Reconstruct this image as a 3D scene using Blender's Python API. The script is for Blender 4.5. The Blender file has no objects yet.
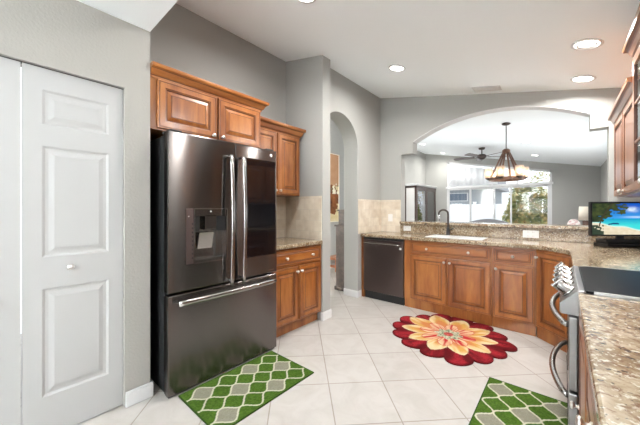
import bpy, bmesh, math, random
from mathutils import Vector, Matrix
from mathutils.geometry import tessellate_polygon
C = bpy.context.scene.collection
SC = bpy.context.scene
PI = math.pi
random.seed(7)

# ------------------------------------------------------------------ camera, world, light, exposure
cam_data = bpy.data.cameras.new('camera')
cam = bpy.data.objects.new('camera', cam_data)
C.objects.link(cam)
cam.location = (0, 0, 1.27)
cam.rotation_euler = (PI/2, 0, math.radians(40.75))
cam_data.sensor_width = 36
cam_data.sensor_fit = 'HORIZONTAL'
cam_data.lens = 282*36/640
cam_data.shift_y = -3/640
cam_data.clip_start = .03
SC.camera = cam
SC.view_settings.view_transform = 'Standard'
SC.view_settings.look = 'None'
SC.view_settings.exposure = 0.97
SC.view_settings.gamma = 1
SC.view_settings.use_curve_mapping = False

world = bpy.data.worlds.new('sky')
SC.world = world
world.use_nodes = True
bg = world.node_tree.nodes['Background']
bg.inputs['Color'].default_value = (.86, .93, 1, 1)
bg.inputs['Strength'].default_value = 1.05

def area_light(name, loc, rot, sx, sy, power, col=(1, 1, 1), spread=180, shape='RECTANGLE'):
    d = bpy.data.lights.new(name, 'AREA')
    d.shape = shape; d.size = sx
    if shape == 'RECTANGLE': d.size_y = sy
    d.energy = power; d.color = col; d.spread = math.radians(spread)
    o = bpy.data.objects.new(name, d); C.objects.link(o)
    o.location = loc; o.rotation_euler = rot
    return o
# area lights added out of view to brighten kitchen, living room and hall
area_light('added_rear_light', (-.65, -3.40, 1.30), (PI/2+.5, 0, PI), 2.3, 1.9, 770, (.94, .975, 1))
area_light('added_nook_light', (.66, -2.0, 1.35), (PI/2+1.15, 0, PI/2), 1.6, 1.5, 70, (.95, .98, 1))
area_light('added_living_right_light', (.66, 6.4, 1.35), (PI/2+.25, 0, PI/2), 2.4, 1.7, 46, (.95, .98, 1))
area_light('added_living_left_light', (-3.72, 6.6, 1.4), (PI/2+.3, 0, -PI/2), 2.0, 1.7, 31, (.95, .98, 1))
area_light('added_hall_light', (-3.3, 1.05, 1.5), (PI/2+.2, 0, PI), .8, 1.8, 330, (.97, .98, 1))  # no window stands here, added to brighten the hall
DOWNLIGHT_W = 11

# ------------------------------------------------------------------ materials
def new_mat(name):
    m = bpy.data.materials.new(name); m.use_nodes = True
    nt = m.node_tree
    return m, nt, nt.nodes['Principled BSDF']
def simple(name, col, rough=.5, metal=0, spec=.5, **kw):
    m, nt, b = new_mat(name)
    b.inputs['Base Color'].default_value = (*col, 1)
    b.inputs['Roughness'].default_value = rough
    b.inputs['Metallic'].default_value = metal
    b.inputs['Specular IOR Level'].default_value = spec
    for k, v in kw.items(): b.inputs[k.replace('_', ' ')].default_value = v
    return m
def nodes(nt, kind, **kw):
    n = nt.nodes.new(kind)
    for k, v in kw.items(): setattr(n, k, v)
    return n
def coords(nt, scale=(1, 1, 1), rot=(0, 0, 0), loc=(0, 0, 0)):
    t = nodes(nt, 'ShaderNodeTexCoord'); m = nodes(nt, 'ShaderNodeMapping')
    m.inputs['Scale'].default_value = scale; m.inputs['Rotation'].default_value = rot; m.inputs['Location'].default_value = loc
    nt.links.new(t.outputs['Object'], m.inputs['Vector'])
    return m.outputs['Vector']
def noise(nt, vec, scale, detail=3, rough=.5, dist=0):
    n = nodes(nt, 'ShaderNodeTexNoise')
    n.inputs['Scale'].default_value = scale; n.inputs['Detail'].default_value = detail
    n.inputs['Roughness'].default_value = rough; n.inputs['Distortion'].default_value = dist
    nt.links.new(vec, n.inputs['Vector'])
    return n.outputs['Fac']
def ramp(nt, fac, stops):
    r = nodes(nt, 'ShaderNodeValToRGB'); e = r.color_ramp.elements
    while len(e) < len(stops): e.new(.5)
    for el, (p, c) in zip(e, stops):
        el.position = p; el.color = (*c, 1) if len(c) == 3 else c
    nt.links.new(fac, r.inputs['Fac'])
    return r.outputs['Color']
def mix(nt, fac, a, b, mode='MIX'):
    n = nodes(nt, 'ShaderNodeMix', data_type='RGBA', blend_type=mode)
    for s, v in ((n.inputs['Factor'], fac), (n.inputs[6], a), (n.inputs[7], b)):
        if isinstance(v, bpy.types.NodeSocket): nt.links.new(v, s)
        elif isinstance(v, (int, float)): s.default_value = v
        else: s.default_value = (*v, 1)
    return n.outputs[2]
def bump(nt, b, fac, strength, dist=.01):
    n = nodes(nt, 'ShaderNodeBump')
    n.inputs['Strength'].default_value = strength; n.inputs['Distance'].default_value = dist
    nt.links.new(fac, n.inputs['Height']); nt.links.new(n.outputs['Normal'], b.inputs['Normal'])

def paint_mat(name, col, rough=.85, tex=.25, sc=90):
    m, nt, b = new_mat(name)
    b.inputs['Base Color'].default_value = (*col, 1); b.inputs['Roughness'].default_value = rough
    b.inputs['Specular IOR Level'].default_value = .25
    bump(nt, b, noise(nt, coords(nt), sc, 3), tex, .004)
    return m
def wood_mat(name, c1, c2, c3, scale, rough=.32):
    m, nt, b = new_mat(name)
    oi = nodes(nt, 'ShaderNodeObjectInfo')
    t = nodes(nt, 'ShaderNodeTexCoord'); a = nodes(nt, 'ShaderNodeVectorMath', operation='ADD')
    comb = nodes(nt, 'ShaderNodeVectorMath', operation='SCALE'); comb.inputs[0].default_value = (7, 3, 5)
    nt.links.new(oi.outputs['Random'], comb.inputs['Scale'])
    nt.links.new(t.outputs['Object'], a.inputs[0]); nt.links.new(comb.outputs[0], a.inputs[1])
    mp = nodes(nt, 'ShaderNodeMapping'); mp.inputs['Scale'].default_value = scale
    nt.links.new(a.outputs[0], mp.inputs['Vector'])
    v = mp.outputs['Vector']
    big = noise(nt, v, 1.0, 3, .55, .6); fine = noise(nt, v, 9, 4, .6)
    col = ramp(nt, big, [(.3, c1), (.5, c2), (.72, c3)])
    col = mix(nt, .25, col, ramp(nt, fine, [(.35, (.55, .5, .45)), (.65, (1, 1, 1))]), 'MULTIPLY')
    nt.links.new(col, b.inputs['Base Color'])
    b.inputs['Roughness'].default_value = rough
    b.inputs['Coat Weight'].default_value = .4; b.inputs['Coat Roughness'].default_value = .2
    return m
MAPLE = ((.185, .050, .009), (.285, .092, .018), (.385, .146, .034))
M = {}
M['wall'] = paint_mat('grey_wall_paint', (.368, .367, .347))
M['pantry_wall'] = paint_mat('greige_wall_paint', (.355, .343, .316), tex=.5, sc=70)
M['ceiling'] = paint_mat('white_ceiling_texture', (.885, .925, .945), tex=.4, sc=110)
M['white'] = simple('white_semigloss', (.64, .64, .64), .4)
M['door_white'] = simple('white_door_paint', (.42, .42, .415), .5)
M['wood'] = wood_mat('maple_vertical_grain', *MAPLE, (9, 9, 1.6))
M['wood_h'] = wood_mat('maple_horizontal_grain', *MAPLE, (1.6, 9, 9))
M['glaze'] = simple('dark_glaze', (.10, .028, .009), .4)
M['nickel'] = simple('satin_nickel', (.72, .70, .67), .28, 1)
M['black'] = simple('black_plastic', (.012, .012, .013), .35)
M['blackgloss'] = simple('black_glass', (.006, .005, .006), .06)
M['case'] = simple('black_case', (.010, .010, .011), .5)
M['plate'] = simple('white_plate', (.70, .69, .67), .4)
M['slot'] = simple('dark_slot', (.05, .05, .05), .6)

ANISO_ROT = .25
def steel(name, col, rough, an=.75):
    m, nt, b = new_mat(name)
    b.inputs['Base Color'].default_value = (*col, 1); b.inputs['Metallic'].default_value = 1
    b.inputs['Roughness'].default_value = rough; b.inputs['Anisotropic'].default_value = an
    tg = nodes(nt, 'ShaderNodeTangent', direction_type='RADIAL', axis='Z')
    nt.links.new(tg.outputs['Tangent'], b.inputs['Tangent'])
    b.inputs['Anisotropic Rotation'].default_value = ANISO_ROT
    return m
M['dark_steel'] = steel('black_stainless', (.175, .162, .156), .19, .97)
M['dw_steel'] = steel('black_stainless_brown', (.15, .115, .11), .33)
M['bar_steel'] = simple('polished_dark_steel', (.36, .345, .335), .2, 1)
M['steel'] = steel('stainless_steel', (.27, .268, .265), .3, .5)
M['steel_plain'] = simple('stainless_plain', (.36, .35, .34), .22, 1)
M['cooktop'] = simple('black_ceramic_glass', (.006, .006, .007), .3, 0, .5, IOR=1.12)

def granite():
    m, nt, b = new_mat('speckled_granite')
    v = coords(nt)
    base = ramp(nt, noise(nt, v, 9, 6, .7, .4), [(.30, (.12, .075, .038)), (.44, (.22, .155, .088)), (.56, (.33, .26, .175)), (.70, (.41, .36, .28))])
    spots = ramp(nt, noise(nt, v, 45, 3, .65, .3), [(.38, (0, 0, 0)), (.50, (1, 1, 1))])
    base = mix(nt, spots, (.15, .085, .045), base)
    light = ramp(nt, noise(nt, v, 70, 3, .6), [(.56, (0, 0, 0)), (.64, (1, 1, 1))])
    base = mix(nt, light, base, (.50, .455, .365))
    dark = ramp(nt, noise(nt, v, 42, 2, .6), [(.33, (1, 1, 1)), (.375, (0, 0, 0))])
    base = mix(nt, dark, base, (.028, .02, .016))
    nt.links.new(base, b.inputs['Base Color'])
    b.inputs['Roughness'].default_value = .14
    return m
M['granite'] = granite()

def floor_tile():
    m, nt, b = new_mat('diagonal_floor_tile')
    v0 = coords(nt)
    mp = nodes(nt, 'ShaderNodeMapping', vector_type='TEXTURE')
    mp.inputs['Rotation'].default_value = (0, 0, PI/4)
    nt.links.new(v0, mp.inputs['Vector'])
    ad = nodes(nt, 'ShaderNodeVectorMath', operation='ADD'); ad.inputs[1].default_value = (-.214+20*.401, -.040+20*.401, 0)
    nt.links.new(mp.outputs['Vector'], ad.inputs[0])
    br = nodes(nt, 'ShaderNodeTexBrick', offset=0, squash=1)
    br.inputs['Scale'].default_value = 1; br.inputs['Brick Width'].default_value = .401; br.inputs['Row Height'].default_value = .401
    br.inputs['Mortar Size'].default_value = .0038; br.inputs['Mortar Smooth'].default_value = .1; br.inputs['Bias'].default_value = 0
    br.inputs['Color1'].default_value = (.425, .403, .378, 1); br.inputs['Color2'].default_value = (.46, .438, .412, 1)
    br.inputs['Mortar'].default_value = (.27, .23, .20, 1)
    nt.links.new(ad.outputs[0], br.inputs['Vector'])
    vein = ramp(nt, noise(nt, v0, 5, 6, .6, 1.0), [(.3, (.88, .86, .84)), (.6, (1, 1, 1))])
    nt.links.new(mix(nt, 1, br.outputs['Color'], vein, 'MULTIPLY'), b.inputs['Base Color'])
    b.inputs['Roughness'].default_value = .3
    inv = nodes(nt, 'ShaderNodeMath', operation='SUBTRACT'); inv.inputs[0].default_value = 1
    nt.links.new(br.outputs['Fac'], inv.inputs[1])
    bump(nt, b, inv.outputs[0], .3, .003)
    return m
M['floor'] = floor_tile()

def wall_tile(name, axes):
    m, nt, b = new_mat(name)
    t = nodes(nt, 'ShaderNodeTexCoord'); s = nodes(nt, 'ShaderNodeSeparateXYZ'); c = nodes(nt, 'ShaderNodeCombineXYZ')
    nt.links.new(t.outputs['Object'], s.inputs[0])
    nt.links.new(s.outputs[axes[0]], c.inputs[0]); nt.links.new(s.outputs[axes[1]], c.inputs[1])
    br = nodes(nt, 'ShaderNodeTexBrick', offset=.5)
    br.inputs['Scale'].default_value = 1; br.inputs['Brick Width'].default_value = .152; br.inputs['Row Height'].default_value = .127
    br.inputs['Mortar Size'].default_value = .003; br.inputs['Mortar Smooth'].default_value = .3
    br.inputs['Color1'].default_value = (.58, .50, .395, 1); br.inputs['Color2'].default_value = (.70, .635, .53, 1)
    br.inputs['Mortar'].default_value = (.58, .53, .45, 1)
    nt.links.new(c.outputs[0], br.inputs['Vector'])
    v = ramp(nt, noise(nt, t.outputs['Object'], 9, 5, .6), [(.3, (.82, .78, .74)), (.65, (1, 1, 1))])
    nt.links.new(mix(nt, 1, br.outputs['Color'], v, 'MULTIPLY'), b.inputs['Base Color'])
    b.inputs['Roughness'].default_value = .45
    return m
M['tile_x'] = wall_tile('tumbled_tile_xz', ('X', 'Z'))
M['tile_y'] = wall_tile('tumbled_tile_yz', ('Y', 'Z'))

def glass_mat(name, col=(1, 1, 1), rough=.02):
    m = bpy.data.materials.new(name); m.use_nodes = True; nt = m.node_tree
    for n in list(nt.nodes): nt.nodes.remove(n)
    o = nodes(nt, 'ShaderNodeOutputMaterial'); mx = nodes(nt, 'ShaderNodeMixShader')
    tr = nodes(nt, 'ShaderNodeBsdfTransparent'); gl = nodes(nt, 'ShaderNodeBsdfGlossy'); fr = nodes(nt, 'ShaderNodeFresnel')
    tr.inputs[0].default_value = (*col, 1); gl.inputs['Roughness'].default_value = rough; fr.inputs[0].default_value = 1.5
    nt.links.new(fr.outputs[0], mx.inputs[0]); nt.links.new(tr.outputs[0], mx.inputs[1]); nt.links.new(gl.outputs[0], mx.inputs[2])
    nt.links.new(mx.outputs[0], o.inputs['Surface'])
    return m
M['glass'] = glass_mat('clear_glass')
def lit_glass():
    m = bpy.data.materials.new('warm_seeded_glass'); m.use_nodes = True; nt = m.node_tree
    for n in list(nt.nodes): nt.nodes.remove(n)
    o = nodes(nt, 'ShaderNodeOutputMaterial'); mx = nodes(nt, 'ShaderNodeMixShader')
    tr = nodes(nt, 'ShaderNodeBsdfTransparent'); tl = nodes(nt, 'ShaderNodeBsdfTranslucent')
    tr.inputs[0].default_value = (1, .95, .88, 1); tl.inputs[0].default_value = (1, .90, .82, 1); mx.inputs[0].default_value = .30
    nt.links.new(tr.outputs[0], mx.inputs[1]); nt.links.new(tl.outputs[0], mx.inputs[2]); nt.links.new(mx.outputs[0], o.inputs['Surface'])
    return m
M['amber_glass'] = lit_glass()
def mirror_glass():
    m = glass_mat('reflecting_cabinet_glass', (.55, .55, .57), .01)
    n = [x for x in m.node_tree.nodes if x.type == 'FRESNEL'][0]; n.inputs[0].default_value = 6
    return m
M['mirror_glass'] = mirror_glass()

def emit(name, col, st):
    m, nt, b = new_mat(name)
    b.inputs['Base Color'].default_value = (*col, 1)
    b.inputs['Emission Color'].default_value = (*col, 1); b.inputs['Emission Strength'].default_value = st
    return m
M['lamp_disc'] = emit('lit_downlight', (1, .97, .92), 6)
M['bulb'] = emit('lit_bulb', (1, .78, .58), 3)
def attr_mat(name, rough=.9, emission=0, tuft=0):
    m, nt, b = new_mat(name)
    a = nodes(nt, 'ShaderNodeAttribute', attribute_name='Col')
    if emission:
        b.inputs['Base Color'].default_value = (.01, .01, .01, 1)
        nt.links.new(a.outputs['Color'], b.inputs['Emission Color']); b.inputs['Emission Strength'].default_value = emission
    elif tuft:
        f = ramp(nt, noise(nt, coords(nt), 260, 2), [(.3, (.58, .58, .58)), (.7, (.84, .84, .84))])
        nt.links.new(mix(nt, 1, a.outputs['Color'], f, 'MULTIPLY'), b.inputs['Base Color'])
        bump(nt, b, noise(nt, coords(nt), 300, 2), .6, .004)
    else: nt.links.new(a.outputs['Color'], b.inputs['Base Color'])
    b.inputs['Roughness'].default_value = rough; b.inputs['Specular IOR Level'].default_value = .5 if emission else .15
    return m
M['rug'] = attr_mat('tufted_rug', tuft=1)
M['screen'] = attr_mat('lit_screen', .15, .64)
M['canvas'] = attr_mat('painted_canvas', .7)
M['bronze'] = simple('dark_bronze', (.06, .045, .04), .45, .6)
M['rustic'] = wood_mat('rustic_brown_wood', (.10, .04, .02), (.17, .075, .04), (.23, .11, .06), (6, 6, 6), .5)
M['dark_wood'] = wood_mat('dark_espresso_wood', (.035, .017, .013), (.055, .026, .02), (.08, .04, .03), (8, 8, 2), .3)
M['carved'] = wood_mat('carved_grey_brown_wood', (.02, .012, .009), (.05, .032, .024), (.10, .07, .055), (14, 14, 14), .5)
M['orange_wood'] = wood_mat('orange_brown_wood', (.30, .10, .04), (.42, .16, .07), (.5, .22, .1), (8, 8, 3), .5)
M['vinyl'] = simple('white_vinyl', (.86, .86, .86), .4)
M['concrete'] = paint_mat('pale_concrete', (.62, .61, .58), .9, .2, 30)
M['stucco'] = paint_mat('grey_stucco', (.30, .32, .335), .9, .2, 30)
M['roof'] = paint_mat('grey_shingle', (.34, .34, .35), .9, .4, 20)
M['grey_fabric'] = simple('grey_fabric', (.17, .17, .18), .9)
M['house_glass'] = simple('dark_blue_window', (.10, .13, .17), .3)
M['shade'] = simple('cream_lampshade', (.86, .78, .66), .8)
M['sheer'] = simple('white_sheer', (.86, .88, .9), .8)
def leaf_mat():
    m, nt, b = new_mat('yellow_green_leaves')
    nt.links.new(ramp(nt, noise(nt, coords(nt), 4.5, 3), [(.35, (.22, .27, .10)), (.5, (.42, .42, .17)), (.62, (.66, .50, .22))]), b.inputs['Base Color'])
    b.inputs['Roughness'].default_value = .7
    return m
M['leaves'] = leaf_mat()
M['bark'] = simple('bark', (.14, .10, .07), .9)
def floral():
    m, nt, b = new_mat('pale_floral_upholstery')
    nt.links.new(ramp(nt, noise(nt, coords(nt), 9, 2, .5, 1), [(.42, (.75, .66, .64)), (.5, (.6, .36, .36)), (.56, (.80, .75, .72))]), b.inputs['Base Color'])
    b.inputs['Roughness'].default_value = .9
    return m
M['floral'] = floral()

# ------------------------------------------------------------------ mesh helpers
class MB:
    """collects shapes with a material index each, links them as ONE mesh object"""
    def __init__(s): s.bm = bmesh.new()
    def _set(s, faces, mi, smooth=False):
        for f in faces: f.material_index = mi; f.smooth = smooth
    def box(s, x0, x1, y0, y1, z0, z1, mi=0, bevel=0, seg=2):
        r = bmesh.ops.create_cube(s.bm, size=1)
        vs = r['verts']
        for v in vs:
            v.co = Vector((x0+(v.co.x+.5)*(x1-x0), y0+(v.co.y+.5)*(y1-y0), z0+(v.co.z+.5)*(z1-z0)))
        fs = list({f for v in vs for f in v.link_faces})
        if bevel:
            es = list({e for v in vs for e in v.link_edges})
            rb = bmesh.ops.bevel(s.bm, geom=es, offset=bevel, segments=seg, profile=.5, affect='EDGES')
            fs = list({f for v in rb['verts'] for f in v.link_faces} | {f for f in fs if f.is_valid})
        s._set(fs, mi)
        return s
    def prism(s, poly, axis, a, b, mi=0, holes=()):
        """polygon in the plane across an axis, extruded from a to b"""
        def P(p, t):
            return {'X': (t, p[0], p[1]), 'Y': (p[0], t, p[1]), 'Z': (p[0], p[1], t)}[axis]
        loops = [list(poly)] + [list(h) for h in holes]
        tris = tessellate_polygon([[Vector((p[0], p[1], 0)) for p in l] for l in loops])
        flat = [p for l in loops for p in l]
        va = [s.bm.verts.new(P(p, a)) for p in flat]; vb = [s.bm.verts.new(P(p, b)) for p in flat]
        fs = []
        for t in tris:
            try:
                fs.append(s.bm.faces.new([va[i] for i in t])); fs.append(s.bm.faces.new([vb[i] for i in reversed(t)]))
            except ValueError: pass
        k = 0
        for l in loops:
            n = len(l)
            for i in range(n):
                j = (i+1) % n
                fs.append(s.bm.faces.new([va[k+i], va[k+j], vb[k+j], vb[k+i]]))
            k += n
        s._set(fs, mi)
        bmesh.ops.recalc_face_normals(s.bm, faces=fs)
        return s
    def lathe(s, prof, cx=0, cy=0, n=20, mi=0, mat=None, smooth=True):
        """profile of (r, z) turned round the z axis, optionally moved by a matrix"""
        rings, fs = [], []
        for r, z in prof:
            ring = []
            for i in range(n):
                a = 2*PI*i/n
                co = Vector((cx+r*math.cos(a), cy+r*math.sin(a), z))
                ring.append(s.bm.verts.new(mat @ co if mat else co))
            rings.append(ring)
        for A, B in zip(rings, rings[1:]):
            for i in range(n):
                j = (i+1) % n
                fs.append(s.bm.faces.new([A[i], A[j], B[j], B[i]]))
        if prof[0][0] > 1e-6: fs.append(s.bm.faces.new(list(reversed(rings[0]))))
        if prof[-1][0] > 1e-6: fs.append(s.bm.faces.new(rings[-1]))
        s._set(fs, mi, smooth)
        for f in (fs[-1], fs[-2]):
            if len(f.verts) > 4: f.smooth = False
        return s
    def cyl(s, p, q, r, n=12, mi=0, r2=None):
        p, q = Vector(p), Vector(q)
        rot = (q-p).to_track_quat('Z', 'Y').to_matrix().to_4x4()
        L = (q-p).length
        return s.lathe([(r, 0), (r if r2 is None else r2, L)], n=n, mi=mi, mat=Matrix.Translation(p) @ rot)
    def tube(s, pts, r, n=10, mi=0, flat=None):
        """round tube (or flattened by the pair flat=(a, b)) along a path"""
        pts = [Vector(p) for p in pts]
        rings, fs, up0 = [], [], None
        for i, p in enumerate(pts):
            d = (pts[min(i+1, len(pts)-1)] - pts[max(i-1, 0)]).normalized()
            if up0 is None:
                up0 = Vector((0, 0, 1)) if abs(d.z) < .9 else Vector((0, 1, 0))
            sd = d.cross(up0).normalized(); up = sd.cross(d).normalized(); up0 = up
            a, b = flat if flat else (r if not callable(r) else r(i/(len(pts)-1)),)*2
            rings.append([s.bm.verts.new(p + sd*a*math.cos(2*PI*k/n) + up*b*math.sin(2*PI*k/n)) for k in range(n)])
        for A, B in zip(rings, rings[1:]):
            for i in range(n):
                j = (i+1) % n
                fs.append(s.bm.faces.new([A[i], A[j], B[j], B[i]]))
        fs.append(s.bm.faces.new(list(reversed(rings[0])))); fs.append(s.bm.faces.new(rings[-1]))
        s._set(fs, mi, True)
        bmesh.ops.recalc_face_normals(s.bm, faces=fs)
        return s
    def rings(s, x0, x1, z0, z1, prof, cap_mi, y=0):
        """concentric rectangular loops: prof = (inset, out, material of the strip to the next loop); out is towards -y"""
        loops = []
        for ins, out, _ in prof:
            loops.append([s.bm.verts.new((x, y-out, z)) for x, z in ((x0+ins, z0+ins), (x1-ins, z0+ins), (x1-ins, z1-ins), (x0+ins, z1-ins))])
        for (A, B), (_, _, mi) in zip(zip(loops, loops[1:]), prof):
            for i in range(4):
                j = (i+1) % 4
                f = s.bm.faces.new([A[i], A[j], B[j], B[i]]); f.material_index = mi
        f = s.bm.faces.new(loops[-1]); f.material_index = cap_mi
        return s
    def quad(s, pts, mi=0):
        f = s.bm.faces.new([s.bm.verts.new(p) for p in pts]); f.material_index = mi
        return s
    def sphere(s, c, r, mi=0, n=12, sc=(1, 1, 1)):
        res = bmesh.ops.create_uvsphere(s.bm, u_segments=n, v_segments=max(6, n//2), radius=1)
        for v in res['verts']: v.co = Vector((c[0]+v.co.x*r*sc[0], c[1]+v.co.y*r*sc[1], c[2]+v.co.z*r*sc[2]))
        s._set({f for v in res['verts'] for f in v.link_faces}, mi, True)
        return s
    def build(s, name, mats, parent=None, loc=(0, 0, 0), rot=(0, 0, 0), bevel=0):
        me = bpy.data.meshes.new(name); s.bm.to_mesh(me); s.bm.free()
        for m in (mats if isinstance(mats, (list, tuple)) else [mats]): me.materials.append(M[m])
        o = bpy.data.objects.new(name, me); C.objects.link(o)
        o.location = loc; o.rotation_euler = rot
        if parent: o.parent = parent
        if bevel:
            b = o.modifiers.new('bevel', 'BEVEL'); b.width = bevel; b.segments = 2; b.limit_method = 'ANGLE'; b.angle_limit = math.radians(40)
        return o

def tag(o, label, cat, group=None, kind=None):
    o['label'] = label; o['category'] = cat
    if group: o['group'] = group
    if kind: o['kind'] = kind
    return o
def thing(name, label, cat, loc=(0, 0, 0), rotz=0, group=None):
    o = bpy.data.objects.new(name, None); C.objects.link(o)
    o.empty_display_size = .1
    o.location = loc; o.rotation_euler = (0, 0, rotz)
    return tag(o, label, cat, group)
def struct(mb, name, mats, bevel=0, loc=(0, 0, 0), parent=None):
    o = mb.build(name, mats, parent, loc, bevel=bevel)
    if not parent: o['kind'] = 'structure'
    return o
def copy_tree(o, parent=None):
    c = o.copy(); C.objects.link(c)
    if parent: c.parent = parent
    for ch in list(o.children): copy_tree(ch, c)
    return c
def color_grid(name, w, h, nx, ny, fn, mat, parent=None, upright=False, keep=None, thick=0, loc=(0, 0, 0), rot=(0, 0, 0)):
    """a w x h surface whose pattern is a point colour fn(u, v) -> rgb"""
    vs, cols, fs = [], [], []
    for j in range(ny+1):
        for i in range(nx+1):
            u, v = i/nx, j/ny
            vs.append((u*w, 0, v*h) if upright else (u*w, v*h, thick))
            cols.append(fn(u*w, v*h))
    for j in range(ny):
        for i in range(nx):
            a = j*(nx+1)+i
            fs.append((a, a+1, a+nx+2, a+nx+1))
    if thick:
        per = [i for i in range(nx+1)] + [(j+1)*(nx+1)-1 for j in range(1, ny+1)] + [ny*(nx+1)+i for i in range(nx-1, -1, -1)] + [j*(nx+1) for j in range(ny-1, 0, -1)]
        k0 = len(vs)
        for p in per: vs.append((vs[p][0], vs[p][1], 0)); cols.append(cols[p])
        n = len(per)
        for i in range(n): fs.append((per[i], k0+i, k0+(i+1) % n, per[(i+1) % n]))
        fs.append(tuple(k0+i for i in range(n))[::-1])
    me = bpy.data.meshes.new(name); me.from_pydata(vs, [], fs)
    ca = me.color_attributes.new('Col', 'FLOAT_COLOR', 'POINT')
    ca.data.foreach_set('color', [c for col in cols for c in (*col, 1)])
    me.materials.append(M[mat])
    o = bpy.data.objects.new(name, me); C.objects.link(o)
    o.location = loc; o.rotation_euler = rot
    if parent: o.parent = parent
    return o
def srgb(*c):
    return tuple((x/255/12.92 if x/255 <= .04045 else ((x/255+.055)/1.055)**2.4) for x in c)
def lerp(a, b, t):
    t = max(0, min(1, t)); return tuple(x+(y-x)*t for x, y in zip(a, b))
def hash1(a, b=0):
    v = math.sin(a*127.1+b*311.7)*43758.5453
    return v-math.floor(v)
def vnoise(x, y):
    xi, yi = math.floor(x), math.floor(y); fx, fy = x-xi, y-yi
    fx = fx*fx*(3-2*fx); fy = fy*fy*(3-2*fy)
    a, b, c, d = hash1(xi, yi), hash1(xi+1, yi), hash1(xi, yi+1), hash1(xi+1, yi+1)
    return (a+(b-a)*fx)+((c+(d-c)*fx)-(a+(b-a)*fx))*fy

# ------------------------------------------------------------------ room shell
XR, XA, XL, YB = .74, -2.24, -2.70, 4.10       # right wall, arch wall, alcove wall, pass-through wall
def kceil(x): return 3.07-.217*(x+2.24)
def lceil(x): return 2.389+.1993*(.74-x)
struct(MB().box(-4.2, 1.0, -4.0, 10.6, -.12, 0), 'floor', 'floor')
struct(MB().prism([(-4.2, kceil(-4.2)), (.95, kceil(.95)), (.95, kceil(.95)+.9), (-4.2, kceil(-4.2)+.3)], 'Y', -3.9, YB+.10), 'ceiling', 'ceiling')
struct(MB().prism([(-4.2, lceil(-4.2)), (.95, lceil(.95)), (.95, lceil(.95)+.9), (-4.2, lceil(-4.2)+.3)], 'Y', YB+.10, 10.6), 'ceiling_living', 'ceiling')
struct(MB().box(-2.85, -1.45, -3.75, .70, 2.48, 3.3), 'ceiling_low', 'ceiling')

# pantry wall with its door opening
struct(MB().prism([(-3.75, 0), (-.36, 0), (-.36, 2.05), (.552, 2.05), (.552, 0), (.70, 0), (.70, 2.479), (-3.75, 2.479)], 'X', -2.25, -2.13), 'wall_pantry', 'pantry_wall')
struct(MB().box(-2.85, -2.25, .58, .70, 0, 2.479), 'wall_alcove_side', 'wall')
struct(MB().box(-2.85, XL, .70, 2.46, 0, 3.25), 'wall_alcove_back', 'wall')
struct(MB().box(-2.85, -2.08, 2.46, 2.60, 0, 3.25), 'wall_stub', 'wall')
# arch wall
arc = [(3.02+.41*math.cos(t), 2.15+.41*math.sin(t)) for t in [PI*i/24 for i in range(25)]]
struct(MB().prism([(2.60, 0), (2.61, 0), *reversed(arc), (3.43, 0), (YB+.15, 0), (YB+.15, 3.25), (2.60, 3.25)], 'X', XA-.24, XA), 'wall_left', 'wall')
# pass-through wall with the big flat arch
cx, hw = -.74, .957
R = (hw*hw+.25*.25)/(2*.25); cz = 2.535-R; a0 = math.asin(hw/R)
top = [(cx+R*math.sin(t), cz+R*math.cos(t)) for t in [-a0+2*a0*i/40 for i in range(41)]]
hole = [(-1.888, 1.052), (-1.888, 2.115), (-1.697, 2.115), *top, (.217, 2.117), (.355, 2.117), (.355, 1.052)]
def rear(x): return kceil(x)-.0
struct(MB().prism([(XA, 0), (XR, 0), (XR, kceil(XR)+.1), (XA, kceil(XA)+.1)], 'Y', YB, YB+.15, holes=[hole]), 'wall_pass_through', 'wall')
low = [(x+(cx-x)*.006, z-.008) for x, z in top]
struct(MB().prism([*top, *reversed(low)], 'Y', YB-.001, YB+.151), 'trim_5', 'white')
struct(MB().box(XR, XR+.15, -3.9, 10.6, 0, 3.0), 'wall_right', 'wall')
struct(MB().box(-3.95, -3.80, .9, 10.6, 0, 3.6), 'wall_living_left', 'wall')
struct(MB().box(-3.8, -2.85, .80, .95, 0, 3.55), 'wall_hall_end', 'wall')
# far wall of the living room with the sliding door and the transom cut out
WX0, WX1 = -3.05, -.235
struct(MB().prism([(-3.8, 0), (WX0, 0), (WX0, 2.93), (WX1, 2.385), (WX1, 0), (XR, 0), (XR, 3.6), (-3.8, 3.6)], 'Y', 10.3, 10.45), 'wall_back', 'wall')
# wall behind the camera with an unseen window added for its light
struct(MB().prism([(-2.25, 0), (.74, 0), (.74, 3.3), (-2.25, 3.3)], 'Y', -3.75, -3.6, holes=[[(-1.85, .35), (.55, .35), (.55, 2.3), (-1.85, 2.3)]]), 'wall_front', 'wall')
w = MB()
for x in (-1.85, -1.07, -.27, .50): w.box(x, x+.05, -3.7, -3.64, .35, 2.3)
w.box(-1.85, .55, -3.7, -3.64, .35, .40).box(-1.85, .55, -3.7, -3.64, 2.25, 2.3)
wo = struct(w, 'added_window_2', 'white')
MB().box(-1.84, .54, -3.675, -3.67, .36, 2.29).build('pane', 'glass', wo)

def added_side_window(name, x, y0, y1, z0, z1):
    m = MB(); n = 3
    for i in range(n+1):
        y = y0+(y1-y0-.05)*i/n; m.box(x-.03, x+.03, y, y+.05, z0, z1)
    m.box(x-.03, x+.03, y0, y1, z0, z0+.05).box(x-.03, x+.03, y0, y1, z1-.05, z1)
    o = struct(m, name, 'white')
    MB().box(x-.004, x+.004, y0+.01, y1-.01, z0+.01, z1-.01).build('pane', 'glass', o)
added_side_window('added_window_3', .71, -2.85, -1.15, .55, 2.15); added_side_window('added_window_4', .71, 5.15, 7.65, .45, 2.25); added_side_window('added_window_5', -3.77, 5.55, 7.65, .5, 2.3)  # invented windows out of view, set on solid walls beside the added lights

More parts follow.
